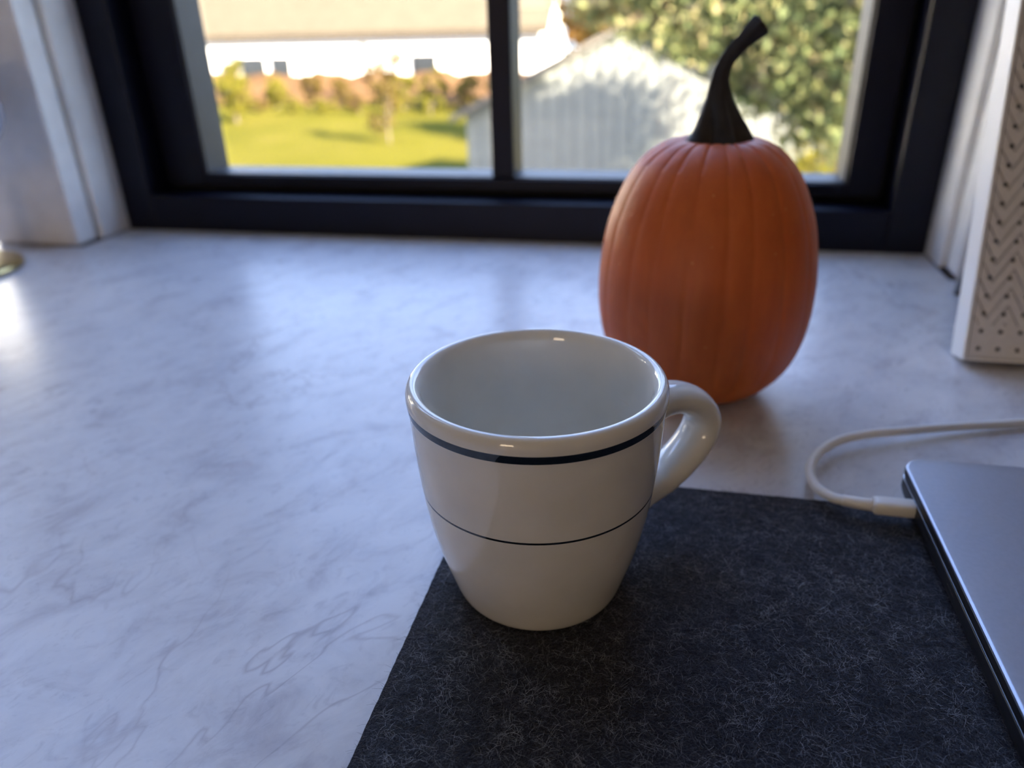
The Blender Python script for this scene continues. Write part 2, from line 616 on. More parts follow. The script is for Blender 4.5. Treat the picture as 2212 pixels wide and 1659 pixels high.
for a, b in ((GX0, MX0), (MX1, GX1)):
    bd = []
    if a == GX0:
        bd.append((a, a + 0.0022, 0.7035, 0.744, GZ0, GZ1))
    else:
        bd.append((b - 0.0022, b, 0.7035, 0.744, GZ0, GZ1))
    bd.append((a, b, 0.7035, 0.744, GZ0, GZ0 + 0.0012))
    for q in bd:
        wpart(box('glazing_bead', q, 'bead'))
    wpart(box('pane', (a + 0.0005, b - 0.0005, 0.7215, 0.7245, GZ0 + 0.0005, GZ1 - 0.0005), 'glass'))


def wire_screen(x0, x1, z0, z1, y, pitch, w):
    vs, fs = [], []

    def strip(ax, c):
        n = len(vs)
        h = w / 2
        if ax == 'v':
            q = [(c - h, z0), (c + h, z0), (c + h, z1), (c - h, z1)]
        else:
            q = [(x0, c - h), (x1, c - h), (x1, c + h), (x0, c + h)]
        for px, pz in q:
            vs.append((px, y - h, pz))
        for px, pz in q:
            vs.append((px, y + h, pz))
        for f in ((0, 1, 2, 3), (7, 6, 5, 4), (0, 4, 5, 1), (1, 5, 6, 2), (2, 6, 7, 3), (3, 7, 4, 0)):
            fs.append(tuple(n + i for i in f))
    k = x0 + pitch
    while k < x1:
        strip('v', k)
        k += pitch
    k = z0 + pitch
    while k < z1:
        strip('h', k)
        k += pitch
    me = bpy.data.meshes.new('insect_screen')
    me.from_pydata(vs, [], fs)
    return link('insect_screen', me, 'screen')


scr = wpart(wire_screen(GX0, GX1, GZ0, GZ1, 0.7515, 0.0016, 0.00015))
stuff(scr)
scr['label'] = 'fine dark wire mesh outside the glass'
lt = wpart(tube('screen_latch', spline([(-0.4745, 0.7485, 0.124), (-0.468, 0.7485, 0.1232), (-0.4625, 0.7485, 0.1262), (-0.459, 0.7485, 0.1268)], 12), 0.0009, 'black', seg=8))

# ------------------------------------------------------------------ second window (left of the pier) and the side window
w2 = struct(empty('window_2', (-1.01, 0.70, 0.0)), 'white framed window further left in the same wall')
w2i = Matrix.Translation((1.01, -0.70, 0.0))
for nm, o in (('window_frame', boxes('window_frame', [(VX0, VX0 + .02, 0.69, YO, -0.031, WTOP), (VX1 - .02, VX1, 0.69, YO, -0.031, WTOP),
              (VX0 + .02, VX1 - .02, 0.69, YO, -0.031, 0.014), (VX0 + .02, VX1 - .02, 0.69, YO, WTOP - .02, WTOP)], 'white_paint', bev=0.001)),
              ('pane', box('pane', (VX0 + .02, VX1 - .02, 0.7215, 0.7245, 0.014, WTOP - .02), 'glass'))):
    o.parent = w2
    o.matrix_parent_inverse = w2i
# ------------------------------------------------------------------ desk with marble top
desk = tag(empty('desk', (-0.2, 0.1, Z0)), 'desk with pale grey veined marble top built into the window recess', 'desk')
di = Matrix.Translation((0.2, -0.1, -Z0))
pts = [(-1.75, -0.16), (0.95, -0.16), (0.95, 0.6015), (WX1 - .0005, 0.6015), (WX1 - .0005, 0.672), (WX0 + .0005, 0.672), (WX0 + .0005, 0.6015),
       (VX1 - .0005, 0.6015), (VX1 - .0005, 0.69), (VX0 + .0005, 0.69), (VX0 + .0005, 0.6015), (-1.75, 0.6015)]
bm = bmesh.new()
f = bm.faces.new([bm.verts.new((x, y, -0.03)) for x, y in pts])
r = bmesh.ops.extrude_face_region(bm, geom=[f])
bmesh.ops.translate(bm, vec=(0, 0, 0.03), verts=[v for v in r['geom'] if isinstance(v, bmesh.types.BMVert)])
top = from_bm('worktop', bm, 'marble')
top.parent = desk
top.matrix_parent_inverse = di
for lx in (-1.7, 0.88):
    for ly in (-0.12, 0.53):
        lg = box('leg', (lx, lx + .05, ly, ly + .05, Z0, -0.03), 'white_paint', bev=0.003)
        lg.parent = desk
        lg.matrix_parent_inverse = di

# ------------------------------------------------------------------ felt mat
MAT_T = 0.003
mx0, mx1, my0, my1 = -0.0775, 0.50, -0.06, 0.2790
mat = tag(empty('desk_mat', (0.1, 0.15, 0.0)), 'charcoal grey wool felt desk mat under the mug and laptop', 'desk mat')
mi = Matrix.Translation((-0.1, -0.15, 0.0))
NXM, NYM = 240, 140
vs, fs = [], []


def edge_jit(s):
    return 0.00008 * math.sin(s * 900) + 0.00006 * math.sin(s * 2300 + 1)


for zz in (0.0002, MAT_T):
    for j in range(NYM + 1):
        for i in range(NXM + 1):
            x = mx0 + (mx1 - mx0) * i / NXM
            y = my0 + (my1 - my0) * j / NYM
            if i == 0:
                x += edge_jit(y)
            if j == NYM:
                y += edge_jit(x)
            dz = 0.0
            if zz == MAT_T and 0 < i < NXM and 0 < j < NYM:
                dz = -0.0002 * random.random()
            vs.append((x, y, zz + dz))
W = NXM + 1
off = W * (NYM + 1)
for j in range(NYM):
    for i in range(NXM):
        a = j * W + i
        fs.append((off + a, off + a + 1, off + a + W + 1, off + a + W))
fs.append(tuple([i for i in range(W)] + [j * W + NXM for j in range(1, NYM + 1)] + [NYM * W + i for i in range(NXM - 1, -1, -1)] + [j * W for j in range(NYM - 1, 0, -1)]))
ring = [i for i in range(W)] + [j * W + NXM for j in range(1, NYM + 1)] + [NYM * W + i for i in range(NXM - 1, -1, -1)] + [j * W for j in range(NYM - 1, 0, -1)]
for k in range(len(ring)):
    a, b = ring[k], ring[(k + 1) % len(ring)]
    fs.append((a, b, off + b, off + a))
fp = pyd('felt_sheet', vs, fs, 'felt')
fp.parent = mat
fp.matrix_parent_inverse = mi


def fibers(n, x0, x1, y0, y1, z, lmin, lmax, w):
    """short bent wool hairs lying on the felt, one mesh of ribbons"""
    px = rng.uniform(x0, x1, n)
    py = rng.uniform(y0, y1, n)
    az = rng.uniform(0, 2 * np.pi, n)
    ln = rng.uniform(lmin, lmax, n) * rng.uniform(0.5, 1.0, n)
    curl = rng.normal(0, 1.5, n)
    lift = rng.uniform(0.0002, 0.0011, n) * rng.uniform(0.2, 1.0, n)
    S = 4
    V = np.zeros((n, (S + 1) * 2, 3))
    x, y = px.copy(), py.copy()
    for k in range(S + 1):
        t = k / S
        a = az + curl * t
        if k:
            x = x + np.cos(a) * ln / S
            y = y + np.sin(a) * ln / S
        zz = z + 0.0001 + lift * np.sin(np.pi * (0.12 + 0.75 * t)) - 0.0002 * t
        ww = w * (1 - 0.6 * t)
        nx, ny = -np.sin(a), np.cos(a)
        V[:, 2 * k] = np.stack([x + nx * ww, y + ny * ww, zz], 1)
        V[:, 2 * k + 1] = np.stack([x - nx * ww, y - ny * ww, zz + ww * 0.4], 1)
    m = (S + 1) * 2
    base = (np.arange(n) * m)[:, None]
    quads = []
    for k in range(S):
        quads.append(np.stack([base[:, 0] + 2 * k, base[:, 0] + 2 * k + 1, base[:, 0] + 2 * k + 3, base[:, 0] + 2 * k + 2], 1))
    Q = np.concatenate(quads)
    me = bpy.data.meshes.new('felt_fibers')
    me.vertices.add(n * m)
    me.vertices.foreach_set('co', V.reshape(-1))
    me.loops.add(len(Q) * 4)
    me.loops.foreach_set('vertex_index', Q.reshape(-1).astype(np.int32))
    me.polygons.add(len(Q))
    me.polygons.foreach_set('loop_start', np.arange(0, len(Q) * 4, 4, dtype=np.int32))
    tone = me.attributes.new('tone', 'FLOAT', 'POINT')
    tone.data.foreach_set('value', np.repeat(rng.uniform(0, 1, n) ** 1.3, m).astype(np.float32))
    me.update(calc_edges=True)
    return link('felt_fibers', me, 'fiber')


fb = stuff(fibers(110000, mx0 + 0.0022, 0.125, 0.06, my1 - 0.0012, MAT_T, 0.0026, 0.0075, 0.000042))
fb.parent = mat
fb.matrix_parent_inverse = mi
fb['label'] = 'fuzzy dark wool hairs of the felt surface'

# ------------------------------------------------------------------ mug
MUG = (-0.0397, 0.2112, MAT_T)
mug = tag(empty('mug', MUG), 'off-white stoneware diner mug with a thick and a thin dark band', 'mug')
outer = spline([(0.0272, 0.0004), (0.0294, 0.0030), (0.0320, 0.0110), (0.0346, 0.0200), (0.0370, 0.0310), (0.0388, 0.0430), (0.0400, 0.0550), (0.0407, 0.0660), (0.04105, 0.0720)], 40)
lip = spline([(0.04105, 0.072), (0.0417, 0.076), (0.0417, 0.0788), (0.0408, 0.0809), (0.0394, 0.0815), (0.0381, 0.0808), (0.0371, 0.0788), (0.0364, 0.075)], 28)
inner = spline([(0.0364, 0.0750), (0.0352, 0.0660), (0.0342, 0.0520), (0.0326, 0.0380), (0.0300, 0.0250), (0.0262, 0.0150), (0.0200, 0.0095), (0.0100, 0.0076), (0.0004, 0.0072)], 40)
prof = [(0.0005, 0.0018), (0.0225, 0.0018), (0.0242, 0.0006), (0.0256, 0.0001)] + [tuple(p) for p in outer] + [tuple(p) for p in lip[1:]] + [tuple(p) for p in inner[1:]]
body = lathe('body', prof, 'glaze_band', mug, seg=160)
HA = math.radians(40.0)                     # handle points right and away from the camera
hp = spline([(0.037, 0.056), (0.046, 0.059), (0.056, 0.0592), (0.0655, 0.0552), (0.0712, 0.048), (0.0702, 0.04), (0.063, 0.0322), (0.053, 0.0262), (0.043, 0.0243), (0.033, 0.0222)], 48)
hpts = [(r_ * math.cos(HA), r_ * math.sin(HA), z_) for r_, z_ in hp]
hr = []
for k in range(49):
    t = k / 48
    fl = 1.0 + 0.32 * math.exp(-(t / 0.09) ** 2) + 0.32 * math.exp(-((1 - t) / 0.13) ** 2)
    hr.append((0.0056 * fl, 0.0084 * fl))
tube('handle', hpts, hr, 'glaze', mug, seg=28)

# ------------------------------------------------------------------ pumpkin
PK = (0.0172, 0.3885, 0.0)
pk = tag(empty('pumpkin', PK), 'small tall orange pumpkin with a long curved dark stem by the window', 'pumpkin')
pp = spline([(0.00048, 0.00356), (0.01244, 0.00122), (0.02201, 0.00061), (0.03206, 0.00356), (0.04115, 0.01119), (0.04804, 0.02187), (0.05225, 0.03458), (0.05426, 0.0478), (0.05464, 0.06102), (0.05359, 0.07526), (0.0512, 0.0895), (0.04708, 0.10272), (0.04134, 0.11492), (0.03388, 0.12458), (0.0245, 0.13068), (0.01675, 0.13201), (0.01005, 0.13038), (0.00048, 0.12896)], 110)
gr = []
a = 0.0
while a < 2 * math.pi - 0.12:
    gr.append((a, random.uniform(0.45, 1.0)))
    a += random.uniform(0.20, 0.36)
SEG = 320
vs, fs = [], []
for j, (r0, z0) in enumerate(pp):
    r0 = max(r0, 0.0004)
    hfrac = z0 / 0.13
    for i in range(SEG):
        th = 2 * math.pi * i / SEG
        d = 0.0
        for ga, gs in gr:
            da = (th - ga + math.pi) % (2 * math.pi) - math.pi
            d += gs * (0.75 * math.exp(-(da / 0.026) ** 2) + 0.35 * math.exp(-(da / 0.09) ** 2))
        amp = 0.0008 * min(1.0, r0 / 0.03) * (1.0 - 0.5 * max(0.0, hfrac - 0.6))
        lump = 1 + 0.010 * math.sin(2 * th + 0.6) + 0.006 * math.sin(3 * th + 2.1 + 2 * hfrac)
        rr = r0 * lump - amp * d
        zz = z0 - (0.0010 * d if r0 < 0.036 and z0 > 0.1 else 0.0) * min(1.0, r0 / 0.012)
        vs.append((rr * math.cos(th), rr * math.sin(th), zz))
n = len(pp)
for j in range(n - 1):
    for i in range(SEG):
        k = (i + 1) % SEG
        fs.append((j * SEG + i, j * SEG + k, (j + 1) * SEG + k, (j + 1) * SEG + i))
fs.append(tuple(range(SEG))[::-1])
fs.append(tuple((n - 1) * SEG + i for i in range(SEG)))
pyd('shell', vs, fs, 'pumpkin', pk, True)
sp_pts = spline([(0, 0, 0.1285), (0, 0, 0.1345), (-0.0006, 0, 0.142), (-0.0012, 0.001, 0.15), (-0.0012, 0.001, 0.159), (0.0004, 0.001, 0.1652), (0.0034, 0.001, 0.17), (0.0072, 0.001, 0.1742), (0.011, 0.001, 0.178), (0.015, 0.001, 0.1815)], 60)
sr = [float(np.interp(k / 60, [0, 0.055, 0.111, 0.222, 0.333, 0.444, 0.556, 0.667, 0.8, 0.9, 0.97, 1.0],
                      [0.0158, 0.0142, 0.0124, 0.0091, 0.0060, 0.0040, 0.0034, 0.0034, 0.0035, 0.0042, 0.0049, 0.0047])) for k in range(61)]


def stem_shape(a, t):
    k = 0.26 * max(0.0, 1 - t / 0.35) + 0.08
    return 1 + k * math.cos(5 * a + 2.2 * t) * 0.8 + 0.03 * math.sin(11 * a + 9 * t)


st = tube('stem', sp_pts, sr, 'stem', pk, seg=50, shape=stem_shape)
tipv = Vector(sp_pts[-1]) - Vector(sp_pts[-2])
cutm = bmesh.new()
bmesh.ops.create_cone(cutm, cap_ends=True, segments=18, radius1=0.0043, radius2=0.0037, depth=0.0012)
for v in cutm.verts:
    v.co *= random.uniform(0.9, 1.08)
q = tipv.to_track_quat('Z', 'Y')
for v in cutm.verts:
    v.co = q @ v.co + Vector(sp_pts[-1])
cut = from_bm('cut_end', cutm, 'stem_cut', st)
cut['label'] = 'brownish dried cut end of the stem'

# ------------------------------------------------------------------ laptop
LX0, LY1, LW, LD = 0.0985, 0.2940, 0.304, 0.2125
lap = tag(empty('laptop', (LX0 + LW / 2, LY1 - LD / 2, MAT_T)), 'closed space grey laptop lying on the felt mat', 'laptop')


def rrect(x0, x1, y0, y1, r, n=8):
    out = []
    for cx, cy, a0 in ((x1 - r, y1 - r, 0), (x0 + r, y1 - r, 90), (x0 + r, y0 + r, 180), (x1 - r, y0 + r, 270)):
        for k in range(n + 1):
            a = math.radians(a0 + 90 * k / n)
            out.append((cx + r * math.cos(a), cy + r * math.sin(a)))
    return out


def slab(name, x0, x1, y0, y1, r, layers, mat, parent):
    """rounded slab; layers = list of (inset, z)"""
    vs, fs = [], []
    n = None
    for ins, z in layers:
        ring = rrect(x0 + ins, x1 - ins, y0 + ins, y1 - ins, max(r - ins, 0.001))
        n = len(ring)
        vs += [(x, y, z) for x, y in ring]
    for k in range(len(layers) - 1):
        for i in range(n):
            j = (i + 1) % n
            fs.append((k * n + i, k * n + j, (k + 1) * n + j, (k + 1) * n + i))
    fs.append(tuple(range(n))[::-1])
    fs.append(tuple((len(layers) - 1) * n + i for i in range(n)))
    o = pyd(name, vs, fs, mat, parent, True)
    md = o.modifiers.new('weighted', 'EDGE_SPLIT')
    md.split_angle = math.radians(28)
    return o


hw, hd = LW / 2, LD / 2
lbase = slab('base', -hw, hw, -hd, hd, 0.010, [(0.0060, 0.0006), (0.0030, 0.0012), (0.0009, 0.0036), (0.0, 0.0065), (0.0, 0.0102), (0.0003, 0.0106)], 'alu_shaded', lap)
slab('rim', -hw, hw, -hd, hd, 0.010, [(0.0003, 0.0106), (0.0, 0.0107), (0.0, 0.0111), (0.0004, 0.0112)], 'alu_edge', lbase)
slab('gap', -hw + .001, hw - .001, -hd + .001, hd - .001, 0.009, [(0.0, 0.0111), (0.0, 0.0120)], 'black', lap)
lid = slab('lid', -hw, hw, -hd, hd, 0.010, [(0.00025, 0.0147), (0.0002, 0.0151), (0.0006, 0.0154), (0.0012, 0.0155)], 'alu', lap)
slab('lid_edge', -hw, hw, -hd, hd, 0.010, [(0.0003, 0.0119), (0.0, 0.0121), (0.0, 0.0145), (0.0003, 0.0148)], 'alu_shaded', lid)  # lid sides coloured dark to stand for shade
for yy in (0.2500, 0.2200):
    pc = []
    bm = bmesh.new()
    bbox(bm, -hw - 0.0001, -hw + 0.003, yy - 0.0045 - (LY1 - hd), yy + 0.0045 - (LY1 - hd), 0.0062, 0.0090, bev=0.0012)
    from_bm('port', bm, 'black', lbase)
for sx in (-1, 1):
    for sy in (-1, 1):
        lathe('foot', [(0.005, 0.0), (0.006, 0.0004), (0.006, 0.0012)], 'black', lap, 24, (sx * (hw - .03), sy * (hd - .03), 0.0))

# ------------------------------------------------------------------ charging cable
cab = tag(empty('charging_cable', (0.10, 0.30, 0.0)), 'white charging cable plugged into the left side of the laptop', 'cable')
ci = Matrix.Translation((-0.10, -0.30, 0.0))


def cpart(o, p=None):
    o.parent = p or cab
    o.matrix_parent_inverse = ci
    return o


PZ = 0.0107
bm = bmesh.new()
bbox(bm, 0.0832, 0.1000, 0.2637, 0.2713, PZ - 0.0030, PZ + 0.0030, bev=0.0022, seg=4)
cpart(from_bm('plug', bm, 'white_plastic', None, True))
cpart(tube('strain_relief', spline([(0.0836, 0.2676, PZ), (0.0790, 0.2684, PZ - .0003), (0.0735, 0.2704, PZ - .0010)], 12),
           [0.0026 - 0.0003 * k / 12 for k in range(13)], 'white_plastic', seg=18))
cpts = [(0.0745, 0.2699, PZ - .0009), (0.0700, 0.2738, PZ - .0021), (0.0655, 0.2830, 0.0072), (0.0650, 0.2965, 0.0066), (0.0705, 0.3115, 0.0066), (0.0815, 0.3250, 0.0066), (0.0967, 0.3345, 0.0062),
        (0.1154, 0.3430, 0.0050), (0.1386, 0.3530, 0.0036), (0.1737, 0.3650, 0.0026), (0.23, 0.385, 0.0022), (0.33, 0.40, 0.0022), (0.45, 0.36, 0.0022), (0.60, 0.30, 0.0022), (0.80, 0.28, 0.0022)]
cpart(tube('cord', spline(cpts, 160), 0.0021, 'cable', seg=16))

# ------------------------------------------------------------------ leaning embossed panel with easel back (right)
AL = math.radians(13.0)
PT = 0.020
pan = tag(empty('embossed_panel', (0.166, 0.4543, 0.0)), 'white perforated chevron-embossed panel leaning on a desk easel at right', 'decor panel')


def lean(o):
    # object authored upright (x right, y = back face at 0, z up) and leaned back about its rear lower edge
    o.matrix_local = Matrix.Rotation(-AL, 4, 'X')
    return o


PWD, PHT = 0.26, 0.32
fr = boxes('frame', [(0, 0.0022, -PT, 0, 0, PHT), (PWD - .0022, PWD, -PT, 0, 0, PHT), (0.0022, PWD - .0022, -PT, 0, 0, 0.0022), (0.0022, PWD - .0022, -PT, 0, PHT - .0022, PHT)], 'frame_white', pan, bev=0.0008)
lean(fr)
bk = box('backing', (0.0022, PWD - .0022, -PT + .0045, -0.004, 0.0022, PHT - .0022), 'hole', pan)
lean(bk)
# face sheet: a square lattice of cells, each with an octagonal punched hole
vs, fs = [], []
PIT, HR = 0.010, 0.00135
ncx, ncz = int((PWD - 0.005) / PIT), int((PHT - 0.005) / PIT)
yF, yB = -PT + 0.0003, -PT + 0.0022
x00, z00 = 0.0024, 0.0024
for i in range(ncx):
    for j in range(ncz):
        cx, cz = x00 + (i + 0.5) * PIT, z00 + (j + 0.5) * PIT
        b = len(vs)
        sq = [(1, 0), (1, 1), (0, 1), (-1, 1), (-1, 0), (-1, -1), (0, -1), (1, -1)]
        for sxx, szz in sq:
            vs.append((cx + sxx * PIT / 2, yF, cz + szz * PIT / 2))
        for k in range(8):
            a = math.pi / 4 * k
            vs.append((cx + HR * math.cos(a), yF, cz + HR * math.sin(a)))
        for k in range(8):
            a = math.pi / 4 * k
            vs.append((cx + HR * math.cos(a), yB, cz + HR * math.sin(a)))
        for k in range(8):
            m = (k + 1) % 8
            fs.append((b + k, b + m, b + 8 + m, b + 8 + k))
            fs.append((b + 8 + k, b + 8 + m, b + 16 + m, b + 16 + k))
face = pyd('perforated_face', vs, fs, 'chevron', pan)
lean(face)
face['label'] = 'white sheet with rows of punched holes and chevron grooves'
xe = 0.034
bm = bmesh.new()
v8 = [bm.verts.new(c) for c in ((xe, 0.112, 0.0), (xe + .06, 0.112, 0.0), (xe + .06, 0.116, 0.0), (xe, 0.116, 0.0),
                                (xe, 0.0535, 0.20), (xe + .06, 0.0535, 0.20), (xe + .06, 0.0575, 0.20), (xe, 0.0575, 0.20))]
for q4 in ((0, 1, 2, 3), (4, 5, 6, 7), (0, 1, 5, 4), (1, 2, 6, 5), (2, 3, 7, 6), (3, 0, 4, 7)):
    bm.faces.new([v8[i] for i in q4])
from_bm('easel_leg', bm, 'grey_board', pan)

# ------------------------------------------------------------------ table lamp at the left edge
LM = (-0.613, 0.514, 0.0)
lamp = tag(empty('table_lamp', LM), 'table lamp with brass foot and pale lilac round body at left edge', 'lamp')
lathe('base', [(0.001, 0.0), (0.0537, 0.0), (0.0545, 0.002), (0.0535, 0.0048), (0.047, 0.0070), (0.030, 0.0088), (0.016, 0.0120), (0.0085, 0.0200), (0.0065, 0.0360), (0.0065, 0.0800), (0.001, 0.0802)], 'brass', lamp, 72)
lathe('body', [(0.001, 0.0785)] + [(0.0725 * math.cos(a), 0.130 + 0.052 * math.sin(a)) for a in [math.radians(-84 + 8 * k) for k in range(22)]] + [(0.001, 0.1825)], 'ceramic_lilac', lamp, 72)
lathe('neck', [(0.001, 0.181), (0.011, 0.181), (0.011, 0.255), (0.001, 0.256)], 'brass', lamp, 32)
lathe('lamp_shade', [(0.088, 0.235), (0.066, 0.40), (0.0645, 0.40), (0.0865, 0.235), (0.088, 0.235)], 'linen', lamp, 64, closed=False)

# ------------------------------------------------------------------ lit floor lamp behind the camera
fl_ = tag(empty('floor_lamp', (-0.55, -2.05, Z0)), 'lit floor lamp with warm drum shade behind the camera', 'lamp')
lathe('base', [(0.001, 0.0), (0.15, 0.0), (0.152, 0.008), (0.145, 0.02), (0.02, 0.026), (0.001, 0.027)], 'brass', fl_, 48)
lathe('pole', [(0.001, 0.02), (0.011, 0.02), (0.011, 1.22), (0.001, 1.22)], 'brass', fl_, 24)
em = NT('lit_linen_shade')
em.set((0.8, 0.74, 0.62), 0.8)
em.b.inputs['Emission Color'].default_value = (1.0, 0.77, 0.54, 1)
em.b.inputs['Emission Strength'].default_value = 3.4
M['linen_lit'] = em.m
lathe('lamp_shade', [(0.22, 0.98), (0.20, 1.30), (0.197, 1.30), (0.217, 0.98), (0.22, 0.98)], 'linen_lit', fl_, 64, closed=False)

# ================================================================== outside
G = -4.30
GB = -4.30


def terrain():
    nx, ny = 120, 90
    vs, fs = [], []
    for j in range(ny + 1):
        for i in range(nx + 1):
            x = -90 + 170 * i / nx
            y = 4 + 120 * j / ny
            vs.append((x, y, G + 0.10 * math.sin(x * 0.35 + 1) * math.sin(y * 0.27) + 0.05 * math.sin(x * 0.9) - 0.1))
    for j in range(ny):
        for i in range(nx):
            a = j * (nx + 1) + i
            fs.append((a, a + 1, a + nx + 2, a + nx + 1))
    return pyd('ground', vs, fs, 'lawn', None, True)


struct(terrain(), 'sunny yellow green lawn outside the window')

# long white building across the lawn
BY = 52.0
bl = tag(empty('farm_building', (-22.0, BY, G)), 'long low white building with pale roof across the lawn', 'building')
bi = Matrix.Translation((22.0, -BY, -G))


def bpart(o, p=None, inv=None):
    o.parent = p or bl
    o.matrix_parent_inverse = Matrix() if (p is not None and p.parent is not None) else (inv or bi)
    return o


EZ = -0.32
wall_b = bpart(box('wall', (-48, -9.2, BY, BY + 9, G - .3, EZ + .1), 'white_siding'))
rv = [(-49, BY - 0.5, EZ - 0.05), (-8.6, BY - 0.5, EZ - 0.05), (-8.6, BY + 4.5, EZ + 2.9), (-49, BY + 4.5, EZ + 2.9), (-49, BY + 9.5, EZ - 0.05), (-8.6, BY + 9.5, EZ - 0.05)]
rv2 = [(x, y, z + 0.18) for x, y, z in rv]
bpart(pyd('roof', rv + rv2, [(0, 1, 2, 3), (3, 2, 5, 4), (6, 7, 8, 9), (9, 8, 11, 10), (0, 1, 7, 6), (4, 5, 11, 10), (1, 2, 8, 7), (2, 5, 11, 8), (0, 3, 9, 6), (3, 4, 10, 9)], 'pale_roof'))
bpart(pyd('gable', [(-9.25, BY, EZ), (-9.25, BY + 4.5, EZ + 2.85), (-9.25, BY + 9, EZ), (-9.2, BY, EZ), (-9.2, BY + 4.5, EZ + 2.85), (-9.2, BY + 9, EZ)],
          [(0, 1, 2), (3, 4, 5), (0, 1, 4, 3), (1, 2, 5, 4), (0, 2, 5, 3)], 'white_siding'))
bpart(box('fascia', (-49, -8.6, BY - 0.52, BY - 0.44, EZ - 0.30, EZ - 0.02), 'eave'))
for xa, xb in ((-30.7, -28.7), (-28.4, -26.8), (-18.1, -16.2)):
    w = bpart(box('window', (xa, xb, BY - 0.06, BY + .02, -3.05, -1.68), 'white_siding'))
    bpart(box('pane', (xa + .05, xb - .05, BY - 0.09, BY - 0.05, -3.0, -1.73), 'dark_pane'), w)

# bank of mulch in front of it
bk_v = []
for k in range(41):
    x = -42 + 34 * k / 40
    h = 0.15 * math.sin(k * 1.3) + 0.1 * math.sin(k * 2.9)
    bk_v += [(x, BY - 5.0 + 0.5 * math.sin(k), G - 0.2), (x, BY - 1.4, G + 1.25 + h), (x, BY + 0.05, G + 1.5 + h)]
bf = []
for k in range(40):
    for q in (0, 1):
        a = 3 * k + q
        bf.append((a, a + 1, a + 4, a + 3))
struct(pyd('mulch_bank', bk_v, bf, 'soil', None, True), 'orange brown bank of mulch before the white building')

# shed with gable towards the house
SX0, SX1, SY0, SY1 = -4.72, 2.90, 17.0, 22.5
SE, SR = -1.70, 0.12
sxm = (SX0 + SX1) / 2
shed = tag(empty('shed', (sxm, SY0, G)), 'pale grey gabled shed beside the tree', 'shed')
si = Matrix.Translation((-sxm, -SY0, -G))
sv = []
for y in (SY0, SY1):
    sv += [(SX0, y, G - .3), (SX1, y, G - .3), (SX1, y, SE), (sxm, y, SR), (SX0, y, SE)]
bpart(pyd('wall', sv, [(0, 1, 2, 3, 4), (5, 6, 7, 8, 9), (0, 4, 9, 5), (1, 2, 7, 6), (2, 3, 8, 7), (3, 4, 9, 8), (0, 1, 6, 5)], 'shed_wall'), shed, si)
sl = (SR - SE) / (sxm - SX0)
for nm, xa, xb in (('roof_slope', SX0 - .28, sxm), ('roof_slope', SX1 + .28, sxm)):
    za = SE - 0.28 * sl
    q8 = [(xa, SY0 - .35, za + .02), (xb, SY0 - .35, SR + .02), (xb, SY1 + .35, SR + .02), (xa, SY1 + .35, za + .02)]
    q8 = q8 + [(x, y, z + .13) for x, y, z in q8]
    bpart(pyd(nm, q8, [(0, 1, 2, 3), (4, 5, 6, 7), (0, 1, 5, 4), (1, 2, 6, 5), (2, 3, 7, 6), (3, 0, 4, 7)], 'shed_roof'), shed, si)
nb = 0
x = SX0 + 0.30
while x < SX1 - 0.1:
    top_z = SE + sl * (min(x - SX0, SX1 - x)) - 0.03
    bpart(box('batten', (x - .022, x + .022, SY0 - 0.028, SY0 + 0.002, G - .2, top_z), 'shed_wall'), shed, si)
    x += 0.30

# white neighbouring house to the left (seen in the reflections)
nh = tag(empty('neighbour_house', (-11.5, 8.5, G)), 'white stucco house standing to the left outside', 'house')
ni = Matrix.Translation((11.5, -8.5, -G))
bpart(box('wall', (-16, -9.0, 3.5, 13.2, G - .3, 3.8), 'stucco'), nh, ni)
hv = [(-16.3, 3.1, 3.8), (-8.7, 3.1, 3.8), (-8.7, 13.6, 3.8), (-16.3, 13.6, 3.8), (-12.5, 3.1, 5.0), (-12.5, 13.6, 5.0)]
bpart(pyd('roof', hv, [(0, 1, 4), (2, 3, 5), (1, 2, 5, 4), (3, 0, 4, 5), (0, 1, 2, 3)], 'shed_roof'), nh, ni)
for yy in (5.0, 10.8):
    w = bpart(box('window', (-9.02, -8.95, yy, yy + 0.9, 1.2, 2.6), 'white_siding'), nh, ni)
    bpart(box('pane', (-8.96, -8.93, yy + .08, yy + .82, 1.28, 2.52), 'dark_pane'), w, ni)


# ------------------------------------------------------------------ plants
def leaf_mesh(name, centers, size, mat, flat=0.0):
    n = len(centers)
    c = np.asarray(centers)
    d1 = rng.normal(size=(n, 3))
    d1[:, 2] *= (1 - flat)
    d1 /= np.linalg.norm(d1, axis=1)[:, None]
    d2 = rng.normal(size=(n, 3))
    d2 -= d1 * (d1 * d2).sum(1)[:, None]
    d2 /= np.linalg.norm(d2, axis=1)[:, None]
    s = size * rng.uniform(0.6, 1.2, n)[:, None]
    V = np.stack([c - d1 * s, c + d2 * s * 0.55, c + d1 * s, c - d2 * s * 0.55], 1)
    Q = np.arange(n * 4, dtype=np.int32)
    me = bpy.data.meshes.new(name)
    me.vertices.add(n * 4)
    me.vertices.foreach_set('co', V.reshape(-1))
    me.loops.add(n * 4)
    me.loops.foreach_set('vertex_index', Q)
    me.polygons.add(n)
    me.polygons.foreach_set('loop_start', np.arange(0, n * 4, 4, dtype=np.int32))
    me.update(calc_edges=True)
    return link(name, me, mat)


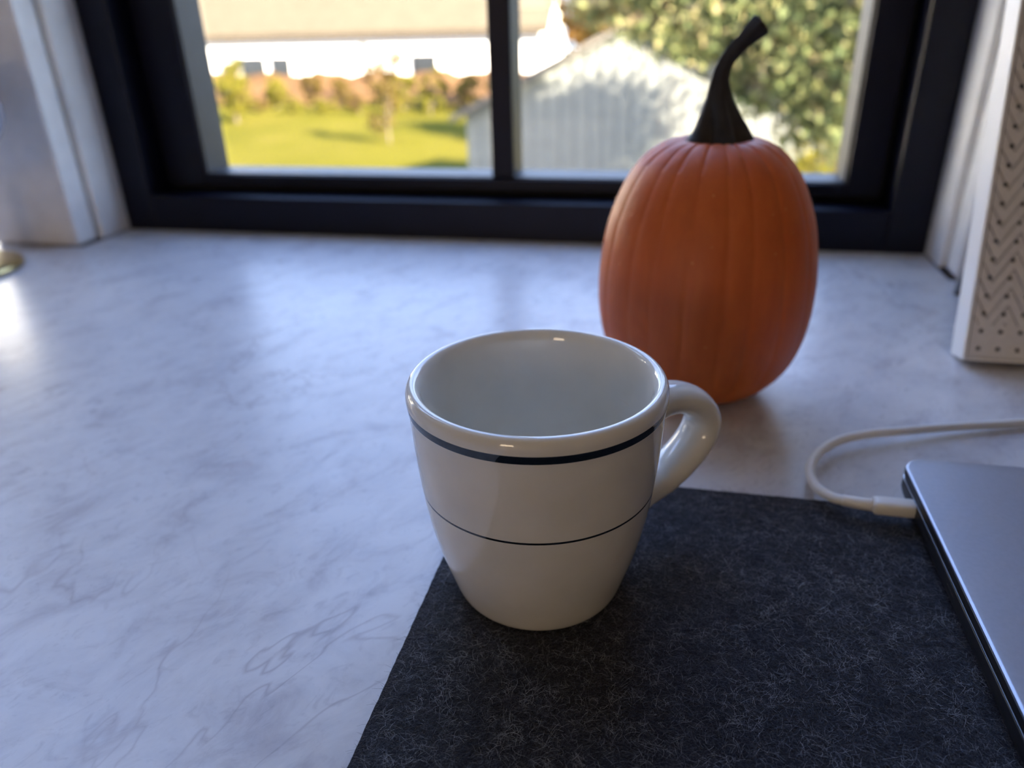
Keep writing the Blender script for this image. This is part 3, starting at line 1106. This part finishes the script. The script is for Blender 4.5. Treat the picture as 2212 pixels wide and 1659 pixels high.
def plant(name, label, cat, base, trunk_h, trunk_r, blobs, n, size, mat, clump=0.35, group=None):
    """blobs: list of (centre offset from base, radii); leaves are clumped around random twig points"""
    b = Vector(base)
    e = tag(empty(name, b), label, cat, group)
    bm = bmesh.new()
    top_c = Vector(blobs[0][0])

    def limb(p, q, r0, r1):
        d = (q - p)
        L = d.length
        m = Matrix.Translation((p + q) / 2) @ d.to_track_quat('Z', 'Y').to_matrix().to_4x4()
        bmesh.ops.create_cone(bm, cap_ends=True, segments=8, radius1=r0, radius2=r1, depth=L, matrix=m)
    fork = Vector((0, 0, trunk_h))
    limb(Vector((0, 0, -0.3)), fork, trunk_r, trunk_r * 0.75)
    pts = []
    tot = sum(r[0] * r[1] * r[2] for _, r in blobs)
    for c, r in blobs:
        c = Vector(c)
        limb(fork, c, trunk_r * 0.55, trunk_r * 0.2)
        k = max(6, int(n * r[0] * r[1] * r[2] / tot))
        nt = max(4, k // 40)
        u = rng.normal(size=(nt, 3))
        u /= np.linalg.norm(u, axis=1)[:, None]
        rad = rng.uniform(0.35, 1.0, nt)[:, None] ** 0.6
        tw = np.array(c)[None] + u * rad * np.array(r)[None]
        for t in tw[:: max(1, nt // 14)]:
            limb(c, Vector(t), trunk_r * 0.18, trunk_r * 0.05)
        idx = rng.integers(0, nt, k)
        pts.append(tw[idx] + rng.normal(size=(k, 3)) * (clump * min(r) * 0.6))
    wood = from_bm('trunk', bm, 'bark', e)
    lv = leaf_mesh('foliage', np.concatenate(pts), size, mat)
    lv.parent = e
    stuff(lv)
    return e


plant('leafy_tree', 'tall green tree with yellowing leaves right of the shed', 'tree', (3.4, 12.6, G), 2.6, 0.16,
      [((-4.4, 0, 4.95), (0.75, 0.7, 0.6)), ((-3.6, 0, 4.5), (0.9, 0.8, 0.65)), ((-3.9, 0, 5.3), (0.9, 0.9, 0.6)), ((-2.9, 0.2, 4.7), (1.0, 0.9, 0.75)), ((-1.9, 0, 4.2), (1.1, 0.9, 1.0)), ((-0.8, 0, 4.4), (1.2, 1.1, 1.2)), ((-1.0, 0, 3.2), (1.0, 0.9, 0.7)),
       ((-2.4, 0.2, 5.7), (1.8, 1.2, 0.8)), ((0.2, -0.2, 5.6), (1.9, 1.5, 1.0)), ((-2.2, 0.1, 3.5), (0.55, 0.5, 0.4))], 34000, 0.085, 'leaf_green', 0.4)
plant('evergreen_tree', 'darker green tree standing behind the shed', 'tree', (3.4, 27.2, G), 3.0, 0.2,
      [((0, 0, 5.2), (2.4, 2.0, 3.2)), ((1.6, 0, 3.6), (2.0, 1.8, 2.2)), ((-0.6, 0, 7.4), (2.0, 1.8, 1.8))], 9000, 0.16, 'leaf_dark', 0.4)
plant('orange_tree', 'orange autumn tree seen over the shed roof', 'tree', (-4.4, 40.0, G), 2.6, 0.18,
      [((0.2, 0, 4.8), (1.7, 1.6, 2.6)), ((1.2, 0, 4.0), (1.9, 1.6, 2.2))], 9000, 0.17, 'leaf_orange', 0.4)
plant('low_shrub', 'bright yellow green shrub under the tall tree', 'shrub', (2.75, 15.2, G), 0.8, 0.06,
      [((0, 0, 2.1), (0.95, 0.7, 0.75)), ((-0.2, 0, 1.2), (1.0, 0.7, 0.8))], 3500, 0.07, 'leaf_yellow', 0.4)
plant('young_tree', 'thin brownish sapling in the middle of the lawn', 'tree', (-12.0, 31.0, G), 0.6, 0.05,
      [((0, 0, 1.8), (0.55, 0.5, 1.1)), ((0.35, 0, 3.1), (0.55, 0.5, 0.8)), ((-0.4, 0, 0.9), (0.7, 0.5, 0.5))], 900, 0.10, 'leaf_brown', 0.5)
plant('green_bush', 'upright green bush at the left window edge', 'shrub', (-23.2, 38.0, G), 0.5, 0.08,
      [((0, 0, 1.4), (0.8, 0.7, 1.3)), ((0.1, 0, 2.6), (0.5, 0.5, 0.6))], 1500, 0.14, 'leaf_yellow', 0.45)
hedge_spec = [(-27.5, 45.6, 0.8, 0.7, 'leaf_brown'), (-24.6, 45.2, 1.2, 1.0, 'leaf_yellow'), (-22.4, 45.5, 1.1, 1.3, 'leaf_brown'), (-20.2, 45.2, 1.1, 1.1, 'leaf_brown'), (-18.2, 45.6, 1.2, 2.5, 'leaf_brown'),
              (-16.2, 44.8, 1.2, 1.2, 'leaf_yellow'), (-14.2, 44.6, 1.3, 1.3, 'leaf_yellow'), (-12.2, 44.8, 1.2, 1.1, 'leaf_yellow'), (-10.3, 44.6, 1.2, 1.4, 'leaf_yellow')]
hl = ['small brown shrub at the left end of the hedge row', 'yellow green shrub second from the left in the hedge row', 'brown shrub third from the left in the hedge row',
      'brown shrub left of the tallest one in the hedge row', 'tallest brown shrub in the middle of the hedge row', 'yellow green shrub just right of the tallest brown shrub',
      'fourth yellow green shrub from the shed in the hedge row', 'yellow green shrub near the right end of the hedge row', 'last yellow green shrub of the hedge row by the shed roof']
for (x, y, rr, hh, mt), lb in zip(hedge_spec, hl):
    plant('hedge_shrub', lb, 'shrub', (x, y, G), 0.3, 0.06, [((0, 0, hh * 0.8), (rr * 0.62, 0.6, hh * 0.8))], 900, 0.14, mt, 0.22, 'shrubs along the white building')
ORD = ['leftmost little brownish shrub', 'second little shrub from the left', 'third little shrub from the left', 'fourth little brownish shrub from the left', 'fifth little shrub from the left',
       'sixth little shrub from the left', 'brownish little shrub second from the right', 'rightmost little shrub']
for k in range(8):
    plant('hedge_shrub', ORD[k] + ' in the low front row before the hedge', 'shrub', (-24.4 + 2.1 * k + 0.12 * math.sin(3 * k), 42.4, G), 0.2, 0.05,
          [((0, 0, 0.42 + 0.12 * math.sin(5 * k)), (0.8, 0.5, 0.45))], 600, 0.12, 'leaf_yellow' if k % 3 else 'leaf_brown', 0.2, 'low shrubs of the front row')
struct(box('gravel_path', (3.6, 12.0, 23.0, 32.0, G - 0.12, G + 0.06), 'gravel'), 'pale sunlit gravel beside the shed')
